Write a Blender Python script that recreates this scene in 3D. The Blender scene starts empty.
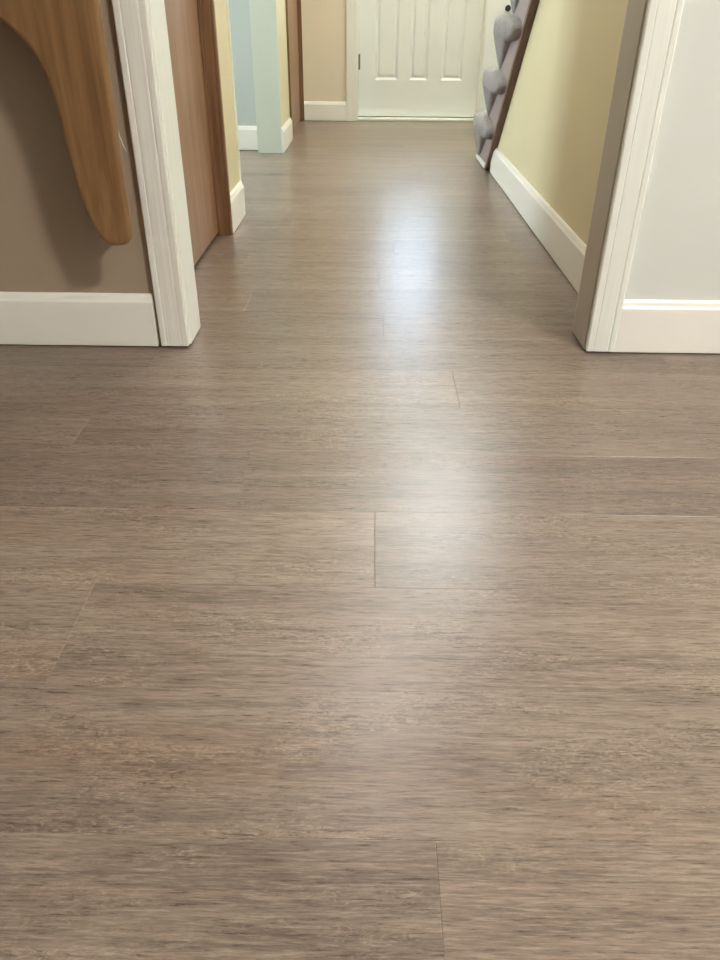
import bpy, bmesh, math, random
from mathutils import Matrix, Vector

random.seed(7)
scene = bpy.context.scene
C = scene.collection

# ------------------------------------------------------------------ camera
H = 0.70                                   # lens height above the floor
F_PX, PITCH, YAW, ROLL = 741.33, 0.563123, 0.010526, -0.008815
cam_d = bpy.data.cameras.new('camera')
cam_d.sensor_fit = 'VERTICAL'
cam_d.sensor_height = 36.0
cam_d.lens = F_PX * 36.0 / 960.0
cam_d.clip_start = 0.02
cam = bpy.data.objects.new('camera', cam_d)
C.objects.link(cam)
r0 = Vector((math.cos(YAW), math.sin(YAW), 0))
f0 = Vector((-math.sin(YAW), math.cos(YAW), 0))
fw = f0 * math.cos(PITCH) + Vector((0, 0, -math.sin(PITCH)))
dn = -f0 * math.sin(PITCH) + Vector((0, 0, -math.cos(PITCH)))
rt = r0 * math.cos(ROLL) + dn * math.sin(ROLL)
dw = -r0 * math.sin(ROLL) + dn * math.cos(ROLL)
m = Matrix.Identity(4)
for i in range(3):
    m[i][0], m[i][1], m[i][2] = rt[i], -dw[i], -fw[i]
m[2][3] = H
cam.matrix_world = m
scene.camera = cam

# ------------------------------------------------------------------ sky and exposure
world = bpy.data.worlds.new('sky')
scene.world = world
world.use_nodes = True
bg = world.node_tree.nodes['Background']
bg.inputs[0].default_value = (0.82, 0.91, 1.0, 1)
bg.inputs[1].default_value = 14.0
vs = scene.view_settings
vs.view_transform = 'Standard'
vs.look = 'None'
vs.gamma = 1.0
vs.use_curve_mapping = False
vs.exposure = 1.35
scene.cycles.max_bounces = 12
scene.cycles.diffuse_bounces = 8
scene.cycles.glossy_bounces = 4
scene.cycles.transparent_max_bounces = 12
scene.cycles.use_denoising = True


def portal(name, loc, direction, sx, sy):
    """A light portal in a window opening: guides the sky's own light, adds none."""
    d = bpy.data.lights.new(name, 'AREA')
    d.shape = 'RECTANGLE'
    d.size, d.size_y = sx, sy
    d.cycles.is_portal = True
    o = bpy.data.objects.new(name, d)
    C.objects.link(o)
    o.location = loc
    o.rotation_euler = Vector(direction).to_track_quat('-Z', 'Z').to_euler()
    return o


# window openings: (x0,x1) or (y0,y1), z0, z1
W_UP = (0.20, 1.35, 3.50, 4.95)            # foyer window above the front door (in the far wall)
W_DOOR = (0.12, 0.56, 0.98, 1.93)          # glass in the front door
W_ROOM = (-2.00, -1.10, 1.00, 2.05)         # front room window in the right wall
W_SIDE = (3.35, 4.45, 0.95, 2.05)          # side room window
Y_FAR, Y_DOOR = 6.205, 6.33
portal('sky_portal_foyer', ((W_UP[0]+W_UP[1])/2, Y_FAR+0.19, (W_UP[2]+W_UP[3])/2), (0, -1, 0), W_UP[1]-W_UP[0], W_UP[3]-W_UP[2])
portal('sky_portal_door', ((W_DOOR[0]+W_DOOR[1])/2, Y_DOOR+0.08, (W_DOOR[2]+W_DOOR[3])/2), (0, -1, 0), W_DOOR[1]-W_DOOR[0], W_DOOR[3]-W_DOOR[2])
portal('sky_portal_room', (2.74, (W_ROOM[0]+W_ROOM[1])/2, (W_ROOM[2]+W_ROOM[3])/2), (-1, 0, 0), W_ROOM[1]-W_ROOM[0], W_ROOM[3]-W_ROOM[2])
portal('sky_portal_side', (-3.34, (W_SIDE[0]+W_SIDE[1])/2, (W_SIDE[2]+W_SIDE[3])/2), (1, 0, 0), W_SIDE[1]-W_SIDE[0], W_SIDE[3]-W_SIDE[2])


# ------------------------------------------------------------------ materials
def srgb(r, g, b):
    def f(c):
        c /= 255.0
        return c / 12.92 if c <= 0.04045 else ((c + 0.055) / 1.055) ** 2.4
    return (f(r), f(g), f(b), 1)


class NT:
    def __init__(self, name):
        self.mat = bpy.data.materials.new(name)
        self.mat.use_nodes = True
        self.t = self.mat.node_tree
        self.bsdf = self.t.nodes['Principled BSDF']

    def n(self, kind, **kw):
        nd = self.t.nodes.new(kind)
        for k, v in kw.items():
            setattr(nd, k, v)
        return nd

    def l(self, a, b):
        self.t.links.new(a, b)

    def coords(self, scale, use='Object', offset=None):
        tc = self.n('ShaderNodeTexCoord')
        mp = self.n('ShaderNodeMapping')
        mp.inputs['Scale'].default_value = scale
        src = tc.outputs[use]
        if offset is not None:
            ad = self.n('ShaderNodeVectorMath', operation='ADD')
            self.l(src, ad.inputs[0])
            self.l(offset, ad.inputs[1])
            src = ad.outputs[0]
        self.l(src, mp.inputs['Vector'])
        return mp.outputs[0]

    def noise(self, vec, scale=1.0, detail=4.0, rough=0.55, dist=0.0):
        nd = self.n('ShaderNodeTexNoise')
        nd.inputs['Scale'].default_value = scale
        nd.inputs['Detail'].default_value = detail
        nd.inputs['Roughness'].default_value = rough
        nd.inputs['Distortion'].default_value = dist
        self.l(vec, nd.inputs['Vector'])
        return nd.outputs['Fac']

    def ramp(self, fac, stops):
        nd = self.n('ShaderNodeValToRGB')
        e = nd.color_ramp.elements
        while len(e) < len(stops):
            e.new(0.5)
        for el, (p, c) in zip(e, stops):
            el.position = p
            el.color = c if len(c) == 4 else (*c, 1)
        self.l(fac, nd.inputs[0])
        return nd.outputs[0]

    def mix(self, fac, a, b, mode='MIX'):
        nd = self.n('ShaderNodeMix', data_type='RGBA', blend_type=mode)
        for sock, v in ((nd.inputs[0], fac), (nd.inputs[6], a), (nd.inputs[7], b)):
            if hasattr(v, 'is_linked'):
                self.l(v, sock)
            else:
                sock.default_value = v
        return nd.outputs[2]

    def math(self, op, a, b):
        nd = self.n('ShaderNodeMath', operation=op)
        for sock, v in ((nd.inputs[0], a), (nd.inputs[1], b)):
            if hasattr(v, 'is_linked'):
                self.l(v, sock)
            else:
                sock.default_value = v
        return nd.outputs[0]

    def bump(self, height, strength, dist=0.001):
        nd = self.n('ShaderNodeBump')
        nd.inputs['Strength'].default_value = strength
        nd.inputs['Distance'].default_value = dist
        self.l(height, nd.inputs['Height'])
        self.l(nd.outputs[0], self.bsdf.inputs['Normal'])


def grey(v):
    return (v, v, v, 1)


def paint(name, col, rough=0.6, bump=0.15, scale=220.0):
    k = NT(name)
    v = k.coords((1, 1, 1))
    big = k.noise(v, 1.7, 3)
    c = k.mix(k.ramp(big, [(0.3, grey(0)), (0.7, grey(1))]), tuple(x * 0.96 for x in col[:3]) + (1,), col)
    k.l(c, k.bsdf.inputs['Base Color'])
    k.bsdf.inputs['Roughness'].default_value = rough
    k.bump(k.noise(v, scale, 3), bump, 0.0006)
    return k.mat


def painted_wood(name, col, low, rough=0.38):
    """Satin white paint with the brush and grain lines showing faintly, running up the board."""
    k = NT(name)
    v = k.coords((160, 160, 3.0))
    g = k.noise(v, 1.0, 5, 0.6, 0.3)
    c = k.mix(k.ramp(g, [(0.36, grey(0)), (0.62, grey(1))]), low, col)
    k.l(c, k.bsdf.inputs['Base Color'])
    k.bsdf.inputs['Roughness'].default_value = rough
    k.bump(g, 0.2, 0.0006)
    return k.mat


def oak(name, dark, mid, light, scale=(14, 14, 1.1), rough=0.38):
    k = NT(name)
    v = k.coords(scale)
    a = k.noise(v, 1.6, 5, 0.6, 1.2)
    base = k.ramp(a, [(0.28, dark), (0.5, mid), (0.74, light)])
    v2 = k.coords(tuple(s * 14 for s in scale[:2]) + (scale[2] * 4,))
    p = k.noise(v2, 1.0, 3)
    c = k.mix(k.ramp(p, [(0.55, grey(0)), (0.72, grey(0.55))]), base, tuple(x * 0.6 for x in dark[:3]) + (1,))
    k.l(c, k.bsdf.inputs['Base Color'])
    k.bsdf.inputs['Roughness'].default_value = rough
    k.bump(p, 0.08, 0.0005)
    return k.mat


def plank_material():
    k = NT('vinyl_plank_wood')
    oi = k.n('ShaderNodeObjectInfo')
    rnd = oi.outputs['Random']
    off = k.n('ShaderNodeCombineXYZ')
    k.l(k.math('MULTIPLY', rnd, 137.0), off.inputs[0])
    k.l(k.math('MULTIPLY', rnd, 61.0), off.inputs[1])
    k.l(k.math('MULTIPLY', rnd, 23.0), off.inputs[2])
    o = off.outputs[0]
    dark, deep, pale = srgb(91, 78, 67), srgb(79, 65, 55), srgb(166, 153, 138)
    # broad tone
    broad = k.noise(k.coords((1.3, 17.0, 1.0), offset=o), 1.0, 5, 0.62, 0.8)
    base = k.ramp(broad, [(0.31, srgb(103, 89, 78)), (0.45, srgb(123, 107, 94)), (0.60, srgb(136, 120, 106)), (0.78, srgb(146, 132, 117))])
    # warm patches
    warm = k.noise(k.coords((1.1, 6.0, 1.0), offset=o), 1.3, 3, 0.5, 0.3)
    base = k.mix(k.ramp(warm, [(0.54, grey(0)), (0.76, grey(0.45))]), base, srgb(130, 100, 80))
    # cathedral figure, only in places
    wv = k.n('ShaderNodeTexWave', wave_type='BANDS', bands_direction='Y', wave_profile='SIN')
    wv.inputs['Scale'].default_value = 1.0
    wv.inputs['Distortion'].default_value = 11.0
    wv.inputs['Detail'].default_value = 3.0
    wv.inputs['Detail Scale'].default_value = 0.7
    wv.inputs['Detail Roughness'].default_value = 0.55
    k.l(k.coords((1.7, 22.0, 1.0), offset=o), wv.inputs['Vector'])
    where = k.ramp(k.noise(k.coords((1.4, 7.0, 1.0), offset=o), 1.7, 2), [(0.46, grey(0)), (0.62, grey(0.45))])
    fig = k.math('MULTIPLY', k.ramp(wv.outputs['Fac'], [(0.0, grey(1)), (0.28, grey(0.0))]), where)
    base = k.mix(fig, base, dark)
    # grain streaks
    streak = k.noise(k.coords((5.0, 70.0, 1.0), offset=o), 1.0, 6, 0.68, 0.7)
    base = k.mix(k.ramp(streak, [(0.30, grey(0.55)), (0.48, grey(0.0))]), base, deep)
    base = k.mix(k.ramp(streak, [(0.54, grey(0.0)), (0.74, grey(0.30))]), base, pale)
    # short pores
    fine = k.noise(k.coords((30.0, 400.0, 1.0), offset=o), 1.0, 5, 0.75, 0.4)
    base = k.mix(k.ramp(fine, [(0.30, grey(0.70)), (0.50, grey(0.0))]), base, deep)
    base = k.mix(k.ramp(fine, [(0.50, grey(0.0)), (0.70, grey(0.60))]), base, pale)
    # chalky flecks gathered in patches
    curl = k.noise(k.coords((75.0, 190.0, 1.0), offset=o), 1.0, 4, 0.65, 1.6)
    patch = k.noise(k.coords((4.0, 15.0, 1.0), offset=o), 1.0, 3, 0.55, 0.5)
    cm = k.math('MULTIPLY', k.ramp(curl, [(0.54, grey(0)), (0.68, grey(1))]), k.ramp(patch, [(0.46, grey(0)), (0.64, grey(0.75))]))
    base = k.mix(cm, base, srgb(169, 153, 133))
    cd = k.math('MULTIPLY', k.ramp(curl, [(0.32, grey(1)), (0.46, grey(0))]), k.ramp(patch, [(0.46, grey(0)), (0.62, grey(0.75))]))
    base = k.mix(cd, base, srgb(80, 65, 51))
    # plank to plank shade
    hv = k.n('ShaderNodeHueSaturation')
    vmap = k.n('ShaderNodeMapRange')
    vmap.inputs['To Min'].default_value = 0.88
    vmap.inputs['To Max'].default_value = 1.10
    k.l(rnd, vmap.inputs['Value'])
    k.l(vmap.outputs[0], hv.inputs['Value'])
    k.l(base, hv.inputs['Color'])
    k.l(hv.outputs[0], k.bsdf.inputs['Base Color'])
    rr = k.n('ShaderNodeMapRange')
    rr.inputs['To Min'].default_value = 0.22
    rr.inputs['To Max'].default_value = 0.36
    k.l(fine, rr.inputs['Value'])
    k.l(rr.outputs[0], k.bsdf.inputs['Roughness'])
    # embossed grain, running along the plank
    hgt = k.math('ADD', k.math('MULTIPLY', streak, 0.5), k.math('MULTIPLY', k.noise(k.coords((22.0, 240.0, 1.0), offset=o), 1.0, 4, 0.65), 0.7))
    k.bump(hgt, 0.35, 0.0011)
    return k.mat


def carpet_material():
    k = NT('grey_carpet')
    v = k.coords((1, 1, 1))
    a = k.noise(v, 160, 4, 0.7)
    b = k.noise(v, 22, 3)
    c = k.ramp(a, [(0.3, srgb(128, 122, 121)), (0.55, srgb(166, 161, 158)), (0.75, srgb(192, 188, 184))])
    c = k.mix(k.ramp(b, [(0.35, grey(0.35)), (0.6, grey(0))]), c, srgb(140, 134, 133))
    k.l(c, k.bsdf.inputs['Base Color'])
    k.bsdf.inputs['Roughness'].default_value = 0.95
    k.bump(a, 1.0, 0.006)
    return k.mat


def metal(name, col, rough):
    k = NT(name)
    v = k.coords((1, 1, 1))
    k.l(k.mix(k.noise(v, 60, 2), col, tuple(c * 0.8 for c in col[:3]) + (1,)), k.bsdf.inputs['Base Color'])
    k.bsdf.inputs['Metallic'].default_value = 0.9
    k.bsdf.inputs['Roughness'].default_value = rough
    return k.mat


def glass_material(name='window_glass', tint=(0.95, 0.97, 0.96, 1)):
    mat = bpy.data.materials.new(name)
    mat.use_nodes = True
    t = mat.node_tree
    t.nodes.clear()
    out = t.nodes.new('ShaderNodeOutputMaterial')
    mx = t.nodes.new('ShaderNodeMixShader')
    fr = t.nodes.new('ShaderNodeFresnel')
    fr.inputs[0].default_value = 1.45
    tr = t.nodes.new('ShaderNodeBsdfTransparent')
    tr.inputs[0].default_value = tint
    gl = t.nodes.new('ShaderNodeBsdfGlossy')
    gl.inputs['Roughness'].default_value = 0.02
    t.links.new(fr.outputs[0], mx.inputs[0])
    t.links.new(tr.outputs[0], mx.inputs[1])
    t.links.new(gl.outputs[0], mx.inputs[2])
    t.links.new(mx.outputs[0], out.inputs[0])
    return mat


M = {
    'taupe': paint('taupe_wall_paint', srgb(164, 148, 128)),
    'palegrey': paint('pale_grey_wall_paint', srgb(214, 217, 212)),
    'cream': paint('cream_wall_paint', srgb(222, 213, 176)),
    'beige': paint('beige_wall_paint', srgb(230, 219, 196)),
    'blue': paint('blue_grey_wall_paint', srgb(192, 200, 197)),
    'end_face_lit': paint('bluish_lit_end_paint', srgb(212, 219, 206)),  # bluish daylight falling on the white end face, put into its colour
    'ceiling': paint('ceiling_paint', srgb(238, 237, 232), 0.8, 0.4, 90),
    'white': painted_wood('white_trim_paint', srgb(235, 238, 230), srgb(230, 232, 223)),
    'casing': painted_wood('white_casing_paint', srgb(236, 237, 229), srgb(227, 223, 213)),
    'basewhite': paint('white_baseboard_paint', srgb(240, 238, 230), 0.36, 0.04),
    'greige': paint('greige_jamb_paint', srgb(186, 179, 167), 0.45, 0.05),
    'doorwhite': paint('white_door_paint', srgb(228, 232, 228), 0.42, 0.05),
    'doorwood': oak('brown_door_veneer', srgb(134, 102, 76), srgb(154, 121, 94), srgb(166, 133, 106), (9, 9, 0.7), 0.42),
    'framewood': oak('brown_frame_wood', srgb(104, 74, 48), srgb(130, 96, 66), srgb(148, 112, 80), (30, 30, 1.0), 0.42),
    'oak': oak('honey_oak', srgb(106, 77, 47), srgb(130, 98, 63), srgb(146, 114, 78), (16, 16, 1.2), 0.34),
    'darktrim': oak('dark_brown_trim_wood', srgb(80, 56, 44), srgb(104, 76, 60), srgb(120, 92, 76), (30, 6, 6), 0.45),
    'plank': plank_material(),
    'carpet': carpet_material(),
    'lilac': paint('lilac_grey_stringer_paint', srgb(160, 147, 146), 0.5),
    'hinge': metal('dull_steel', (0.30, 0.28, 0.26, 1), 0.4),
    'dark': paint('dark_rubber_closet_shade', srgb(40, 36, 34), 0.6),  # rubber parts, and painted shade on the closet back walls
    'sub': paint('underlay', srgb(70, 60, 52), 0.9),
    'glass': glass_material(),
    'smoked': glass_material('tinted_door_glass', (0.50, 0.53, 0.56, 1)),
}


# ------------------------------------------------------------------ mesh helpers
def box(bm, x0, x1, y0, y1, z0, z1):
    v = [bm.verts.new((x, y, z)) for z in (z0, z1) for y in (y0, y1) for x in (x0, x1)]
    for f in ((0, 2, 3, 1), (4, 5, 7, 6), (0, 1, 5, 4), (2, 6, 7, 3), (0, 4, 6, 2), (1, 3, 7, 5)):
        bm.faces.new([v[i] for i in f])
    return v


def prism(bm, pts, axis, a, b):
    """Extrude a closed 2-D outline along an axis. Outline is (x,y) for 'z', (y,z) for 'x', (x,z) for 'y'."""
    def P(p, t):
        return {'z': (p[0], p[1], t), 'x': (t, p[0], p[1]), 'y': (p[0], t, p[1])}[axis]
    A = [bm.verts.new(P(p, a)) for p in pts]
    B = [bm.verts.new(P(p, b)) for p in pts]
    bm.faces.new(A)
    bm.faces.new(list(reversed(B)))
    n = len(pts)
    for i in range(n):
        j = (i + 1) % n
        bm.faces.new((A[i], B[i], B[j], A[j]))


def obj(name, bm, mat, parent=None, bevel=0.0, seg=2, smooth=False):
    bmesh.ops.recalc_face_normals(bm, faces=bm.faces[:])
    me = bpy.data.meshes.new(name)
    bm.to_mesh(me)
    bm.free()
    me.materials.append(M[mat])
    if smooth:
        for p in me.polygons:
            p.use_smooth = True
    o = bpy.data.objects.new(name, me)
    C.objects.link(o)
    if parent:
        o.parent = parent
    if bevel:
        b = o.modifiers.new('bevel', 'BEVEL')
        b.width = bevel
        b.segments = seg
        b.limit_method = 'ANGLE'
        b.angle_limit = math.radians(40)
    return o


def boxes(name, mat, lst, parent=None, bevel=0.0):
    bm = bmesh.new()
    for b in lst:
        box(bm, *b)
    return obj(name, bm, mat, parent, bevel)


def tag(o, label, cat, group=None, kind=None):
    o['label'] = label
    o['category'] = cat
    if group:
        o['group'] = group
    if kind:
        o['kind'] = kind
    return o


def st(o, label, cat):
    return tag(o, label, cat, None, 'structure')


def empty(name, loc):
    e = bpy.data.objects.new(name, None)
    C.objects.link(e)
    e.location = loc
    e.empty_display_size = 0.1
    return e


# ------------------------------------------------------------------ layout numbers (metres; camera at x=0, y=0)
YF = 1.719            # room face of the wall with the cased opening
YB = 1.837            # hall face of that wall
XL, XR = -0.437, 0.527  # clear opening between the jamb faces
HL, HR = -0.520, 0.630  # hall wall faces
CEIL, TOP = 2.44, 5.2
HEAD = 2.06
ROW0, ROWW = 0.8195, 0.1921

# ------------------------------------------------------------------ floor
fl = boxes('floor', 'sub', [(-2.5, 2.7, -3.4, YB, -0.06, -0.0085), (-3.3, 1.75, YB, 6.45, -0.06, -0.0085)])
st(fl, 'grey brown wood look plank floor running across room and hall', 'floor')

plank_cache = {}


def plank_mesh(L, w):
    key = (round(L, 4), round(w, 4))
    if key in plank_cache:
        return plank_cache[key]
    bm = bmesh.new()
    ex, ey, ez = 0.0008, 0.0004, 0.0004
    g = 0.0
    bot = [(g, g), (L - g, g), (L - g, w - g), (g, w - g)]
    top = [(ex, ey), (L - ex, ey), (L - ex, w - ey), (ex, w - ey)]
    a = [bm.verts.new((x, y, -0.008)) for x, y in bot]
    b = [bm.verts.new((x, y, -ez)) for x, y in bot]
    c = [bm.verts.new((x, y, 0.0)) for x, y in top]
    bm.faces.new(a[::-1])
    bm.faces.new(c)
    for i in range(4):
        j = (i + 1) % 4
        bm.faces.new((a[i], a[j], b[j], b[i]))
        bm.faces.new((b[i], b[j], c[j], c[i]))
    me = bpy.data.meshes.new('plank')
    bm.to_mesh(me)
    bm.free()
    me.materials.append(M['plank'])
    plank_cache[key] = me
    return me


PL = 1.22
# cross seams read off the photograph, by row
seam = {0: 0.014, 1: -0.218, -1: -0.390, 2: -0.392 - 0.17, 3: 0.194, -3: 0.074, -2: 0.62, 4: -0.62 + 0.11}
prev = 0.0
for kx in range(-22, 29):
    y0 = ROW0 + kx * ROWW
    y1 = y0 + ROWW
    if kx in seam:
        s = seam[kx]
    else:
        s = (prev + random.uniform(0.35, 0.85)) % PL
    prev = s
    if y1 < YB:
        x0, x1 = -2.4, 2.6
    elif y0 < YF:
        x0, x1 = -2.4, 2.6
    else:
        x0, x1 = -0.72, 0.74
        if y1 > 2.95 and y0 < 4.77:
            x0 = -3.2
        if y1 > 4.0:
            x1 = 1.66
    y1c = min(y1, 6.42)
    xs = [x0]
    t = s - PL * 6
    while t < x1 - 0.12:
        if t > x0 + 0.12:
            xs.append(t)
        t += PL
    xs.append(x1)
    for a, b in zip(xs[:-1], xs[1:]):
        o = bpy.data.objects.new('floor_plank', plank_mesh(b - a, y1c - y0))
        C.objects.link(o)
        o.location = (a, y0, 0)
        o.parent = fl

# ------------------------------------------------------------------ walls of the front room
wfl = st(boxes('wall_front_left', 'taupe', [(-2.4, XL - 0.02, YF, YB, 0, CEIL)]), 'taupe front wall left of the cased opening, behind the oak console', 'wall')
st(boxes('wall_front_right', 'palegrey', [(XR + 0.02, 2.7, YF, YB, 0, CEIL)]), 'pale grey front wall right of the cased opening', 'wall')
st(boxes('wall_front_header', 'palegrey', [(XL - 0.02, XR + 0.02, YF, YB, HEAD + 0.02, CEIL)]), 'wall above the cased opening into the hall', 'wall')
st(boxes('wall_room_left', 'taupe', [(-2.5, -2.4, -3.4, YB, 0, CEIL)]), 'left wall of the front room', 'wall')
st(boxes('wall_room_back', 'taupe', [(-2.5, 2.7, -3.5, -3.4, 0, CEIL)]), 'back wall of the front room', 'wall')
w = W_ROOM
st(boxes('wall_room_right', 'palegrey', [(2.6, 2.75, -3.4, w[0], 0, CEIL), (2.6, 2.75, w[1], YF, 0, CEIL), (2.6, 2.75, w[0], w[1], 0, w[2]), (2.6, 2.75, w[0], w[1], w[3], CEIL)]), 'right wall of the front room with the window', 'wall')
st(boxes('ceiling_room', 'ceiling', [(-2.5, 2.75, -3.5, YB, CEIL, CEIL + 0.1)]), 'white ceiling of the front room', 'ceiling')

# ------------------------------------------------------------------ hall, side room, foyer walls
D1 = (1.965, 2.795)      # first hall door opening
D2 = (5.20, 6.165)        # second hall door opening
OP = (3.11, 4.675)       # open doorway into the side room
HLT = -0.70              # far face of the left hall wall
HLF = -0.66              # the same past the side doorway
st(boxes('wall_hall_left', 'cream', [
    (HLT, HL, YB, D1[0], 0, TOP), (HLT, HL, D1[0], D1[1], 2.05, TOP), (HLT, HL, D1[1], OP[0], 0, TOP),
    (HLT, HL, OP[0], OP[1], 2.06, TOP), (HLF, HL, OP[1] + 0.004, D2[0], 0, TOP), (HLF, HL, D2[0], D2[1], 2.05, TOP),
    (HLF, HL, D2[1], Y_FAR, 0, TOP)]), 'cream left wall of the hall between the brown doors', 'wall')
st(boxes('wall_hall_end_cap', 'end_face_lit', [(HLF, HL + 0.002, OP[1] - 0.006, OP[1] + 0.004, 0, 2.06)]), 'end face of hall wall, bluish daylight put into its colour, beside the blue wall', 'wall')
st(boxes('wall_closet_back', 'dark', [(-1.35, -1.25, YB, 2.9, 0, CEIL)]), 'back wall behind the near brown door, closet shade put into its dark colour', 'wall')  # dark colour stands in for the shade inside the closet
st(boxes('wall_closet_far_back', 'dark', [(-1.35, -1.25, 4.87, 6.2, 0, CEIL)]), 'back wall behind the far brown door, closet shade put into its dark colour', 'wall')  # closet shade painted into this wall as well
st(boxes('wall_side_room_near', 'blue', [(-3.3, HLT, 2.89, 2.99, 0, CEIL)]), 'near wall of the blue side room', 'wall')
st(boxes('wall_side_room_far', 'blue', [(-3.3, HLF, 4.77, 4.87, 0, CEIL)]), 'blue grey side room wall seen through the left doorway', 'wall')
w = W_SIDE
st(boxes('wall_side_room_window', 'blue', [(-3.35, -3.2, 2.99, w[0], 0, CEIL), (-3.35, -3.2, w[1], 4.77, 0, CEIL), (-3.35, -3.2, w[0], w[1], 0, w[2]), (-3.35, -3.2, w[0], w[1], w[3], CEIL)]), 'window wall of the blue side room', 'wall')
st(boxes('ceiling_side_room', 'ceiling', [(-3.35, HLT, 2.89, 4.87, CEIL, CEIL + 0.1)]), 'white ceiling of the side room', 'ceiling')

# far wall with front door and foyer window
dX0, dX1 = -0.107, 0.793
u = W_UP
st(boxes('wall_far', 'beige', [
    (HLT, dX0 - 0.02, Y_FAR, Y_FAR + 0.2, 0, 2.1), (0.985, 1.75, Y_FAR, Y_FAR + 0.2, 0, 2.1),
    (HLT, 1.75, Y_FAR, Y_FAR + 0.2, 2.1, u[2]), (HLT, u[0], Y_FAR, Y_FAR + 0.2, u[2], u[3]),
    (u[1], 1.75, Y_FAR, Y_FAR + 0.2, u[2], u[3]), (HLT, 1.75, Y_FAR, Y_FAR + 0.2, u[3], TOP)]), 'beige end wall of the hall left of the white door', 'wall')
st(boxes('wall_stair_right', 'palegrey', [(1.65, 1.75, YB, Y_FAR, 0, TOP)]), 'cream wall on the far side of the stairs', 'wall')
st(boxes('wall_upper_front', 'palegrey', [(HLT, 1.75, YF, YB, CEIL + 0.1, TOP)]), 'upper wall over the start of the hall', 'wall')
st(boxes('ceiling_hall', 'ceiling', [(HLT + 0.18, HR + 0.1, YB, 3.95, CEIL, CEIL + 0.15)]), 'white ceiling of the hall', 'ceiling')
st(boxes('ceiling_foyer', 'ceiling', [(HLT, 1.75, YF, Y_FAR + 0.2, TOP, TOP + 0.1)]), 'high white ceiling of the foyer', 'ceiling')

# wall under the stairs: its sloping edge follows the dark trim
SL = 0.912


def trim_z(y):
    return 0.742 - SL * (y - 3.36)


bm = bmesh.new()
prism(bm, [(YB, 0), (4.12, 0), (4.12, trim_z(4.12) - 0.0), (YB, trim_z(YB))], 'x', HR, HR + 0.09)
st(obj('wall_hall_right', bm, 'cream'), 'cream right wall of the hall under the stairs', 'wall')


# ------------------------------------------------------------------ baseboards
def bb_profile(flip=1):
    # (out from wall, height)
    return [(0, 0.003), (0.015, 0.003), (0.015, 0.105), (0.0145, 0.112), (0.011, 0.118), (0.0085, 0.126), (0.005, 0.131), (0, 0.131)]


def baseboard(name, label, axis, face, sign, a, b):
    """axis 'x': runs along x on a wall whose face is y=face, sticking out by sign along y; axis 'y' likewise."""
    bm = bmesh.new()
    pts = [(face + sign * d, z) for d, z in bb_profile()]
    prism(bm, pts, axis, a, b)
    return st(obj(name, bm, 'basewhite', bevel=0.0012), label, 'baseboard')


baseboard('baseboard_front_left', 'white baseboard below the oak console on taupe wall', 'x', YF, -1, -2.4, XL - 0.078)
baseboard('baseboard_front_right', 'white baseboard along the pale grey wall on the right', 'x', YF, -1, XR + 0.0655, 2.6)
baseboard('baseboard_hall_right', 'long white baseboard on cream hall wall under the stairs', 'y', HR, -1, YB + 0.012, 4.11)
baseboard('baseboard_hall_left', 'short white baseboard beside the near brown door', 'y', HL, 1, D1[1] + 0.012, OP[0])
baseboard('baseboard_hall_far_left', 'short white baseboard before the far brown door', 'y', HL, 1, OP[1] - 0.016, D2[0] - 0.011)
baseboard('baseboard_far', 'white baseboard on beige wall left of the white door', 'x', Y_FAR, -1, HL, dX0 - 0.085)
baseboard('baseboard_side_room', 'white baseboard of the blue side room wall', 'x', 4.77, -1, -3.2, HLF)


# ------------------------------------------------------------------ cased opening
CW = 0.067


def casing_pts(x_in, sgn, y_face, ysgn):
    """Moulded casing cross-section; x_in = inner edge, grows outward by sgn, sticks out of the wall by ysgn."""
    prof = [(0, 0), (0, 0.0135), (0.003, 0.0155), (0.0145, 0.0155), (0.0152, 0.0142), (0.0172, 0.0142), (0.0180, 0.0153),
            (0.034, 0.0156), (0.0500, 0.0159), (0.0507, 0.0146), (0.0528, 0.0146), (0.0538, 0.0162), (0.057, 0.0165), (0.0645, 0.0165), (0.067, 0.0150), (0.067, 0)]
    return [(x_in + sgn * a, y_face + ysgn * b) for a, b in prof]


def opening_trim(name, x_jamb, sgn, label, jamb_mat, casing_mat):
    root = empty(name, (x_jamb, (YF + YB) / 2, 0))
    st(root, label, 'trim')
    inv = Matrix.Translation((-x_jamb, -(YF + YB) / 2, 0))

    def part(nm, bm, mat, bev=0.0):
        bm.transform(inv)
        return obj(nm, bm, mat, root, bev)
    bm = bmesh.new()
    box(bm, min(x_jamb, x_jamb + sgn * 0.02), max(x_jamb, x_jamb + sgn * 0.02), YF - 0.0005, YB + 0.0005, 0.004, HEAD + 0.02)
    part('jamb', bm, jamb_mat, 0.0015)
    bm = bmesh.new()
    prism(bm, casing_pts(x_jamb + sgn * 0.0035, sgn, YF - 0.0006, -1), 'z', 0.005, HEAD + CW)
    part('casing', bm, casing_mat)
    bm = bmesh.new()
    prism(bm, casing_pts(x_jamb + sgn * 0.0035, sgn, YB + 0.0006, 1), 'z', 0.005, HEAD + CW)
    part('casing', bm, casing_mat)


opening_trim('trim_1', XL, -1, 'white moulded casing and jamb beside the oak console', 'white', 'casing')
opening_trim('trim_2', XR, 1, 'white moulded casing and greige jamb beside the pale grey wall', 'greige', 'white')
r = empty('trim_3', ((XL + XR) / 2, (YF + YB) / 2, HEAD))
st(r, 'white head casing over the hall opening', 'trim')
for nm, b in (('head_jamb', (XL, XR, YF, YB, HEAD, HEAD + 0.02)), ('casing', (XL, XR, YF - 0.017, YF - 0.0005, HEAD, HEAD + CW)), ('casing', (XL, XR, YB + 0.0005, YB + 0.017, HEAD, HEAD + CW))):
    bm = bmesh.new()
    box(bm, *b)
    bm.transform(Matrix.Translation((-(XL + XR) / 2, -(YF + YB) / 2, -HEAD)))
    obj(nm, bm, 'white', r, 0.002)

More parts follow.
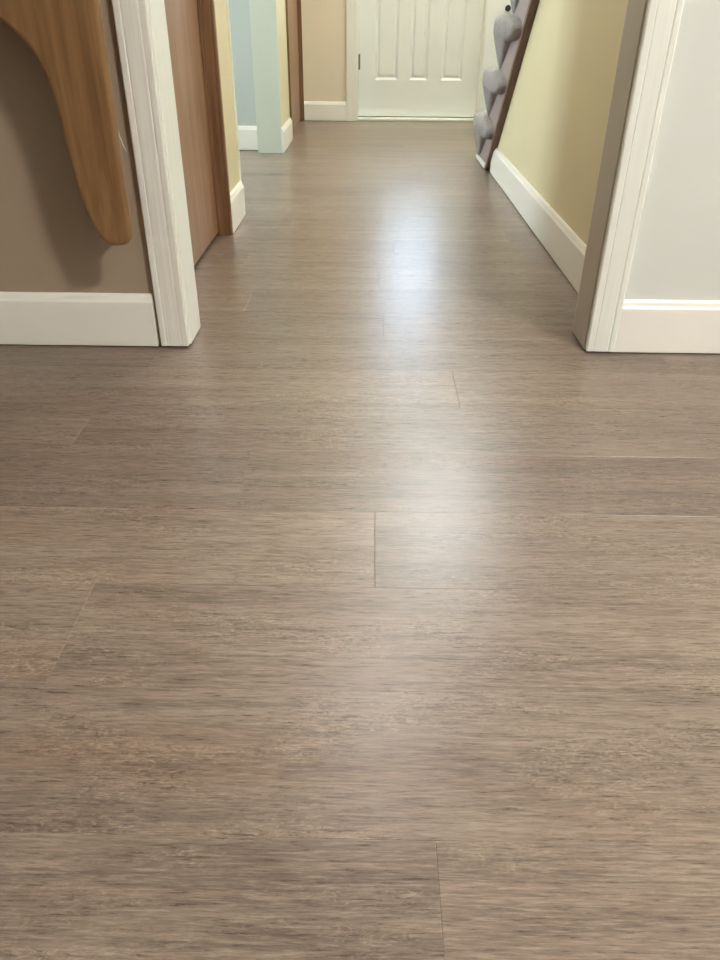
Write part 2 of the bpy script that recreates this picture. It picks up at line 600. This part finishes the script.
# white corner trim where the cream wall ends at the side doorway
st(boxes('trim_4', 'white', [(HLT - 0.012, HL + 0.006, OP[0], OP[0] + 0.014, 0.002, 2.06)], bevel=0.003), 'white edge trim at the near side of the left doorway', 'trim')


# ------------------------------------------------------------------ brown hall doors
def hall_door(name, label, y0, y1, knob_y, rec, back):
    root = empty(name, (HL, (y0 + y1) / 2, 0))
    st(root, label, 'door')
    inv = Matrix.Translation((-HL, -(y0 + y1) / 2, 0))

    def part(nm, mat, lst, bev=0.002, parent=root):
        bm = bmesh.new()
        for b in lst:
            box(bm, *b)
        bm.transform(inv)
        return obj(nm, bm, mat, parent, bev)
    j = 0.018
    slab = part('slab', 'doorwood', [(HL - rec - 0.036, HL - rec, y0 + j + 0.003, y1 - j - 0.003, 0.014, 2.03)])
    part('jamb', 'framewood', [(back, HL + 0.001, y0, y0 + j, 0.0, 2.03)])
    part('jamb', 'framewood', [(back, HL + 0.001, y1 - j, y1, 0.0, 2.03)])
    part('head_jamb', 'framewood', [(back, HL + 0.001, y0, y1, 2.032, 2.05)])
    part('casing', 'framewood', [(HL + 0.0002, HL + 0.013, y1 - j + 0.004, y1 + 0.010, 0.0, 2.06)], 0.004)
    part('casing', 'framewood', [(HL + 0.0002, HL + 0.013, y0 - 0.010, y0 + j - 0.004, 0.0, 2.06)], 0.004)
    part('casing', 'framewood', [(HL + 0.0002, HL + 0.013, y0 - 0.010, y1 + 0.010, 2.06, 2.11)], 0.004)
    part('door_stop', 'framewood', [(HL - rec + 0.0005, HL - rec + 0.012, y1 - j - 0.011, y1 - j, 0.0, 2.03)], 0.002)
    bm = bmesh.new()
    bmesh.ops.create_uvsphere(bm, u_segments=16, v_segments=10, radius=0.027, matrix=Matrix.Translation((HL - rec + 0.05, knob_y, 0.95)))
    bmesh.ops.create_cone(bm, cap_ends=True, segments=16, radius1=0.012, radius2=0.010, depth=0.036, matrix=Matrix.Translation((HL - rec + 0.016, knob_y, 0.95)) @ Matrix.Rotation(math.pi / 2, 4, 'Y'))
    bm.transform(inv)
    obj('knob', bm, 'hinge', slab, smooth=True)
    return root


hall_door('door_2', 'flush brown wood door nearest on the left of the hall', D1[0], D1[1], 2.06, 0.036, HLT)
hall_door('door_3', 'flush brown wood door at the far left by the beige wall', D2[0], D2[1], 5.30, 0.014, HLF)

# ------------------------------------------------------------------ white front door
dc = (dX0 + dX1) / 2
root = empty('door_1', (dc, Y_DOOR, 0))
st(root, 'white panelled entrance door at the end of the hall', 'door')
inv = Matrix.Translation((-dc, -Y_DOOR, 0))


def fpart(nm, mat, lst, bev=0.0, parent=root):
    bm = bmesh.new()
    for b in lst:
        box(bm, *b)
    bm.transform(inv)
    return obj(nm, bm, mat, parent, bev)


panels = [(0.018, 0.190), (0.275, 0.412), (0.512, 0.672)]
pz0, pz1 = 0.268, 0.86
yd0, yd1 = Y_DOOR, Y_DOOR + 0.045
g = W_DOOR
strips = []
xs = [dX0 + 0.001] + [v for p in panels for v in p] + [dX1 - 0.001]
for i in range(0, 8, 2):
    strips.append((xs[i], xs[i + 1], yd0, yd1, pz0, pz1))
strips += [(xs[0], xs[-1], yd0, yd1, 0.022, pz0), (xs[0], xs[-1], yd0, yd1, pz1, g[2]), (xs[0], g[0], yd0, yd1, g[2], g[3]), (g[1], xs[-1], yd0, yd1, g[2], g[3]), (xs[0], xs[-1], yd0, yd1, g[3], 2.05)]
fpart('slab', 'doorwhite', strips)
for a, b in panels:
    bm = bmesh.new()
    # recessed field with a sloping moulding round a raised centre
    loops = [((a, b, pz0, pz1), 0.000), ((a + 0.006, b - 0.006, pz0 + 0.006, pz1 - 0.006), 0.004), ((a + 0.016, b - 0.016, pz0 + 0.016, pz1 - 0.016), 0.013), ((a + 0.024, b - 0.024, pz0 + 0.024, pz1 - 0.024), 0.013), ((a + 0.034, b - 0.034, pz0 + 0.034, pz1 - 0.034), 0.006)]
    rings = []
    for (x0, x1, z0, z1), d in loops:
        rings.append([bm.verts.new((x, yd0 + d, z)) for x, z in ((x0, z0), (x1, z0), (x1, z1), (x0, z1))])
    for r1, r2 in zip(rings[:-1], rings[1:]):
        for i in range(4):
            j = (i + 1) % 4
            bm.faces.new((r1[i], r1[j], r2[j], r2[i]))
    bm.faces.new(rings[-1])
    back = [bm.verts.new((x, yd1 - 0.006, z)) for x, z in ((a, pz0), (b, pz0), (b, pz1), (a, pz1))]
    for i in range(4):
        j = (i + 1) % 4
        bm.faces.new((rings[0][j], rings[0][i], back[i], back[j]))
    bm.faces.new(back[::-1])
    bm.transform(inv)
    obj('panel', bm, 'doorwhite', root)
fpart('glass_pane', 'smoked', [(g[0], g[1], yd0 + 0.019, yd0 + 0.024, g[2], g[3])])
fpart('door_sweep', 'dark', [(dX0 + 0.001, dX1 - 0.001, yd0 + 0.006, yd1, 0.0165, 0.0215)])
fpart('door_stop', 'doorwhite', [(dX0 + 0.0005, dX0 + 0.03, yd1 + 0.0005, yd1 + 0.02, 0.02, 2.05), (dX1 - 0.03, dX1 - 0.0005, yd1 + 0.0005, yd1 + 0.02, 0.02, 2.05), (dX0 + 0.0005, dX1 - 0.0005, yd1 + 0.0005, yd1 + 0.02, 2.03, 2.0545)])
fpart('threshold', 'white', [(dX0 - 0.02, dX1 + 0.02, Y_FAR + 0.028, yd1 + 0.07, 0.0, 0.016)], 0.004)
fpart('door_frame', 'white', [(dX0 - 0.02, dX0, Y_FAR + 0.0, Y_FAR + 0.2, 0.0, 2.1), (dX1, dX1 + 0.02, Y_FAR, Y_FAR + 0.2, 0, 2.1), (dX0, dX1, Y_FAR, Y_FAR + 0.2, 2.054, 2.1)])
hg = fpart('hinge', 'hinge', [(dX0 + 0.0004, dX0 + 0.015, Y_DOOR - 0.012, Y_DOOR - 0.0005, 0.335, 0.437)], 0.003)
fpart('hinge', 'hinge', [(dX0 + 0.0004, dX0 + 0.015, Y_DOOR - 0.012, Y_DOOR - 0.0005, 1.72, 1.822)], 0.003)
bm = bmesh.new()
bmesh.ops.create_uvsphere(bm, u_segments=16, v_segments=10, radius=0.028, matrix=Matrix.Translation((dX1 - 0.07, yd0 - 0.05, 0.95)))
bmesh.ops.create_cone(bm, cap_ends=True, segments=16, radius1=0.012, radius2=0.014, depth=0.04, matrix=Matrix.Translation((dX1 - 0.07, yd0 - 0.02, 0.95)) @ Matrix.Rotation(math.pi / 2, 4, 'X'))
bm.transform(inv)
obj('knob', bm, 'hinge', root, smooth=True)
st(boxes('trim_5', 'white', [(dX0 - 0.085, dX0 - 0.006, Y_FAR - 0.017, Y_FAR - 0.0005, 0.0, 2.12)], bevel=0.004), 'white casing on the hinge side of the white door', 'trim')
st(boxes('trim_6', 'doorwhite', [(dX1 + 0.006, 1.0, Y_FAR - 0.017, Y_FAR - 0.0005, 0.0, 2.12), (dX1 + 0.02, 0.985, Y_FAR, Y_FAR + 0.2, 0, 2.1)], bevel=0.004), 'wide white panel between the white door and stairs', 'trim')
st(boxes('trim_7', 'white', [(dX0 - 0.085, 1.0, Y_FAR - 0.017, Y_FAR - 0.0005, 2.12, 2.2)], bevel=0.004), 'white head casing over the white door', 'trim')
bm = bmesh.new()
bmesh.ops.create_cone(bm, cap_ends=True, segments=20, radius1=0.021, radius2=0.017, depth=0.022, matrix=Matrix.Translation((0.945, Y_FAR - 0.0285, 0.730)) @ Matrix.Rotation(math.pi / 2, 4, 'X'))
tag(obj('wall_bumper', bm, 'dark', smooth=False, bevel=0.004), 'small dark round bumper on white panel just above the stairs', 'bumper')


# ------------------------------------------------------------------ windows
def window_y(name, x0, x1, z0, z1, y, label):      # in a wall facing y
    r = empty(name, ((x0 + x1) / 2, y, z0))
    st(r, label, 'window')
    inv = Matrix.Translation((-(x0 + x1) / 2, -y, -z0))
    for nm, mat, bs in (('window_frame', 'white', [(x0, x0 + 0.04, y, y + 0.05, z0, z1), (x1 - 0.04, x1, y, y + 0.05, z0, z1), (x0 + 0.04, x1 - 0.04, y, y + 0.05, z0, z0 + 0.04), (x0 + 0.04, x1 - 0.04, y, y + 0.05, z1 - 0.04, z1)]),
                        ('glass_pane', 'glass', [(x0 + 0.04, x1 - 0.04, y + 0.02, y + 0.026, z0 + 0.04, z1 - 0.04)])):
        bm = bmesh.new()
        for b in bs:
            box(bm, *b)
        bm.transform(inv)
        obj(nm, bm, mat, r)


def window_x(name, y0, y1, z0, z1, x, label):
    r = empty(name, (x, (y0 + y1) / 2, z0))
    st(r, label, 'window')
    inv = Matrix.Translation((-x, -(y0 + y1) / 2, -z0))
    ym = (y0 + y1) / 2
    for nm, mat, bs in (('window_frame', 'white', [(x, x + 0.05, y0, y0 + 0.04, z0, z1), (x, x + 0.05, y1 - 0.04, y1, z0, z1), (x, x + 0.05, y0 + 0.04, y1 - 0.04, z0, z0 + 0.04), (x, x + 0.05, y0 + 0.04, y1 - 0.04, z1 - 0.04, z1), (x, x + 0.05, ym - 0.02, ym + 0.02, z0 + 0.04, z1 - 0.04)]),
                        ('glass_pane', 'glass', [(x + 0.02, x + 0.026, y0 + 0.04, ym - 0.02, z0 + 0.04, z1 - 0.04)]),
                        ('glass_pane', 'glass', [(x + 0.02, x + 0.026, ym + 0.02, y1 - 0.04, z0 + 0.04, z1 - 0.04)])):
        bm = bmesh.new()
        for b in bs:
            box(bm, *b)
        bm.transform(inv)
        obj(nm, bm, mat, r)


window_y('window_1', *W_UP, Y_FAR + 0.08, 'foyer window high above the white door')
window_x('window_2', *W_ROOM, 2.65, 'window in the right wall of the front room')
window_x('window_3', *W_SIDE, -3.30, 'window of the blue side room')

# ------------------------------------------------------------------ staircase (rises towards the camera)
root = empty('staircase', (HR, 4.61, 0))
tag(root, 'staircase with grey carpeted steps behind the cream hall wall', 'staircase')
inv = Matrix.Translation((-HR, -4.61, 0))
XS = 0.607          # outer face of the stringer
N = 9
RUN, RISE = 0.245, 0.225


def nose(k):
    return 4.61 - RUN * (k - 1), 0.25 + RISE * (k - 1)


for k in range(1, N + 1):
    yn, zt = nose(k)
    zb = 0.004 if k == 1 else nose(k - 1)[1] - 0.004
    # tread: carpet rolled over the nose and over the open end
    bm = bmesh.new()
    xe = 0.562
    prof = [(yn - 0.60, zt), (yn - 0.06, zt), (yn - 0.012, zt - 0.014), (yn, zt - 0.05), (yn - 0.004, zt - 0.085), (yn - 0.024, zt - 0.104), (yn - 0.07, zt - 0.108), (yn - 0.60, zt - 0.108)]
    cy, cz = yn - 0.15, zt - 0.06
    rings = []
    for off, s in ((0.0, 0.50), (0.006, 0.78), (0.018, 0.93), (0.036, 0.99), (0.06, 1.0), (1.645 - xe, 1.0)):
        rings.append([bm.verts.new((xe + off, cy + (y - cy) * (1 - (1 - s) * (0.6 if y > cy else 0.1)), cz + (z - cz) * s)) for y, z in prof])
    for r1, r2 in zip(rings[:-1], rings[1:]):
        for i in range(len(prof)):
            j = (i + 1) % len(prof)
            bm.faces.new((r1[i], r1[j], r2[j], r2[i]))
    bm.faces.new(rings[0])
    bm.faces.new(rings[-1])
    bm.transform(inv)
    t = obj('tread', bm, 'carpet', root, smooth=True)
    sub = t.modifiers.new('soft', 'SUBSURF')
    sub.levels = sub.render_levels = 2
    # riser: narrows to the stringer as it drops to the tread below
    bm = bmesh.new()
    A = [(0.568, yn - 0.36), (0.568, yn - 0.014), (1.645, yn - 0.014), (1.645, yn - 0.36)]
    yb = yn - 0.062
    B = [(0.602, yb - 0.03), (0.602, yb), (1.645, yb), (1.645, yb - 0.03)]
    va = [bm.verts.new((x, y, zt - 0.085)) for x, y in A]
    vb = [bm.verts.new((x, y, zb)) for x, y in B]
    bm.faces.new(va)
    bm.faces.new(vb[::-1])
    for i in range(4):
        j = (i + 1) % 4
        bm.faces.new((va[j], va[i], vb[i], vb[j]))
    bm.transform(inv)
    obj('riser', bm, 'carpet', root, 0.012, 3)

# stringer: stepped top edge, sloping lower edge on the trim
TW = 0.034          # vertical width of the dark trim / 2
bm = bmesh.new()
pts = [(4.50, 0.004)]
for k in range(1, N + 1):
    yn, zt = nose(k)
    pts.append((yn - 0.08, pts[-1][1]))
    pts.append((yn - 0.08, zt - 0.03))
ye = nose(N)[0] - 0.3
pts.append((ye, pts[-1][1]))
pts.append((ye, trim_z(ye) + 0.0))
pts.append((4.16, trim_z(4.16)))
pts = [pts[0]] + pts[2:]
prism(bm, pts, 'x', XS, HR + 0.06)
bm.transform(inv)
obj('stringer', bm, 'lilac', root)
bm = bmesh.new()
ya, yz = 4.165, 1.90
prism(bm, [(ya, 0.004), (ya + 0.03, 0.004), (ya + 0.022, trim_z(ya + 0.022) + 0.036), (yz, trim_z(yz) + 0.046), (yz, trim_z(yz) - 0.004), (ya - 0.02, trim_z(ya - 0.02) - 0.002)], 'x', 0.599, HR + 0.012)
bm.transform(inv)
obj('skirt_trim', bm, 'darktrim', root, 0.003)
bm = bmesh.new()
prism(bm, [(4.20, 0.004), (4.555, 0.004), (4.555, 0.026), (4.21, 0.03)], 'x', 0.594, 0.606)
bm.transform(inv)
sh = obj('shoe_moulding', bm, 'white', root, 0.003)
sh['label'] = 'white shoe moulding at the foot'

# ------------------------------------------------------------------ oak console hung on the taupe wall
YC = 1.585             # front face of its arched board
XC = -0.90
ZB = 0.276
root = empty('console_table', (XC, YF, ZB))
tag(root, 'honey oak console with arched front board hung on taupe wall', 'console')
inv = Matrix.Translation((-XC, -YF, -ZB))
edge = [(0, 21.5), (20, 38), (35, 57), (47, 82), (58, 115), (66, 150), (74, 180), (84, 210), (92, 227), (99, 238), (107, 244.5), (115, 246.5), (123, 246), (128, 244), (131, 239), (130.5, 232), (97.5, 0), (87.8, -72)]


def at_y(px, py, y):
    """Point where the sight line of a photo pixel meets the board's plane."""
    d = rt * ((px - 360) / F_PX) + dw * ((py - 480) / F_PX) + fw
    t = y / d.y
    return (d.x * t, H + d.z * t)


inner = [at_y(px, py, YC) for px, py in edge]
xa, za = inner[0]
inner = [(xa - 0.155, za + 0.035), (xa - 0.10, za + 0.033), (xa - 0.06, za + 0.027), (xa - 0.028, za + 0.016)] + inner
ZT = inner[-1][1]
out = inner + [(2 * XC - x, z) for x, z in reversed(inner)]
bm = bmesh.new()
prism(bm, out, 'y', YC, YC + 0.023)
bm.transform(inv)
fb = obj('front_board', bm, 'oak', root, 0.009, 3)
xr = inner[-1][0]
# leg panel behind the board, running back to the wall
leg = [p for p in inner if p[1] < 0.63]
for sgn, nm in ((1, 'leg_panel'), (-1, 'leg_panel')):
    bm = bmesh.new()
    def fx(x):
        return x if sgn > 0 else 2 * XC - x
    prof = [(fx(max(x, -0.66) * 1.0 - 0.0 if x < -0.56 else min(x, -0.553)), z + 0.006) for x, z in leg]
    prof += [(fx(-0.553), ZT), (fx(-0.62), ZT)]
    clean = []
    for p in prof:
        if not clean or (abs(p[0] - clean[-1][0]) + abs(p[1] - clean[-1][1])) > 0.004:
            clean.append(p)
    prism(bm, clean, 'y', YC + 0.0235, YF - 0.0015)
    bm.transform(inv)
    obj(nm, bm, 'oak', root)
for nm, b, bev in (('top', (2 * XC - xr - 0.02, xr + 0.02, YC - 0.02, YF - 0.001, ZT, ZT + 0.024), 0.006),
                   ('back_rail', (2 * XC - xr + 0.03, xr - 0.03, YF - 0.024, YF - 0.001, ZT - 0.08, ZT), 0.002),
                   ('cross_rail', (2 * XC - xr + 0.255, 2 * XC - xr + 0.28, YC + 0.0235, YF - 0.0245, ZT - 0.05, ZT), 0.002),
                   ('cross_rail', (xr - 0.28, xr - 0.255, YC + 0.0235, YF - 0.0245, ZT - 0.05, ZT), 0.002)):
    bm = bmesh.new()
    box(bm, *b)
    bm.transform(inv)
    obj(nm, bm, 'oak', root, bev)

# pale scuff in the paint of the taupe wall, between the console and the casing
path = [(106, 68), (108.5, 77), (110, 84), (112, 97), (113.5, 108), (116, 124), (119.5, 136), (123.5, 146), (127, 152)]
wid = [0.4, 1.1, 0.7, 1.2, 1.4, 1.0, 0.8, 0.6, 0.2]
bm = bmesh.new()
rows = []
for (px, py), wd in zip(path, wid):
    a, b = at_y(px - wd * 0.6, py, YF - 0.0006), at_y(px + wd * 0.6, py, YF - 0.0006)
    rows.append([bm.verts.new((q[0], yy, q[1])) for q in (a, b) for yy in (YF - 0.0006, YF - 0.0001)])
for p, q in zip(rows[:-1], rows[1:]):
    for i, j in ((0, 2), (2, 3), (3, 1), (1, 0)):
        bm.faces.new((p[i], p[j], q[j], q[i]))
sc = obj('paint_scuff', bm, 'basewhite', wfl)
sc['label'] = 'pale scuff in the taupe paint'

# ------------------------------------------------------------------ ceiling lamps (above the frame)
def lamp_glow(name, col, strength):
    k = NT(name)
    e = k.bsdf.inputs
    e['Base Color'].default_value = (0.9, 0.88, 0.82, 1)
    e['Emission Color'].default_value = col
    e['Emission Strength'].default_value = strength
    M[name] = k.mat


def ceiling_lamp(loc, radius, glow, label):
    root = empty('ceiling_lamp', loc)
    tag(root, label, 'lamp', 'ceiling lamps')
    bm = bmesh.new()
    bmesh.ops.create_cone(bm, cap_ends=True, segments=32, radius1=radius * 0.92, radius2=radius * 0.92, depth=0.03, matrix=Matrix.Translation((0, 0, -0.0155)))
    obj('base_ring', bm, 'hinge', root)
    bm = bmesh.new()
    rings = []
    for i in range(7):
        a = i / 7 * math.pi / 2
        rr, z = radius * math.cos(a), -0.031 - 0.09 * math.sin(a)
        rings.append([bm.verts.new((rr * math.cos(t * math.tau / 28), rr * math.sin(t * math.tau / 28), z)) for t in range(28)])
    for r1, r2 in zip(rings[:-1], rings[1:]):
        for i in range(28):
            j = (i + 1) % 28
            bm.faces.new((r1[i], r1[j], r2[j], r2[i]))
    bm.faces.new(rings[-1])
    obj('glass_dome', bm, glow, root, smooth=True)


lamp_glow('warm_glow_room', (1.0, 0.96, 0.90, 1), 94.0)
lamp_glow('added_glow_hall', (1.0, 0.96, 0.91, 1), 17.0)
ceiling_lamp((1.6, -0.38, CEIL), 0.20, 'warm_glow_room', 'lit white dome lamp on the front room ceiling')
ceiling_lamp((0.08, 2.60, CEIL), 0.16, 'added_glow_hall', 'unseen dome lamp added on the hall ceiling to brighten the hall')  # unseen lamp, added to brighten the hall walls and far door


def added_pendant(loc, drop, glow, label):  # unseen pendant, added for more light in the foyer
    root = empty('added_pendant', loc)
    tag(root, label, 'lamp', 'ceiling lamps')
    bm = bmesh.new()
    bmesh.ops.create_cone(bm, cap_ends=True, segments=24, radius1=0.06, radius2=0.05, depth=0.03, matrix=Matrix.Translation((0, 0, -0.0155)))
    obj('canopy', bm, 'hinge', root)
    bm = bmesh.new()
    bmesh.ops.create_cone(bm, cap_ends=True, segments=10, radius1=0.006, radius2=0.006, depth=drop - 0.03, matrix=Matrix.Translation((0, 0, -0.03 - (drop - 0.03) / 2)))
    obj('rod', bm, 'hinge', root)
    bm = bmesh.new()
    bmesh.ops.create_uvsphere(bm, u_segments=28, v_segments=18, radius=0.17, matrix=Matrix.Translation((0, 0, -drop - 0.165)))
    obj('glass_globe', bm, glow, root, smooth=True)


lamp_glow('added_glow_foyer', (1.0, 0.97, 0.93, 1), 46.0)
added_pendant((0.62, 5.0, TOP), 1.7, 'added_glow_foyer', 'unseen globe pendant added to brighten the high foyer')
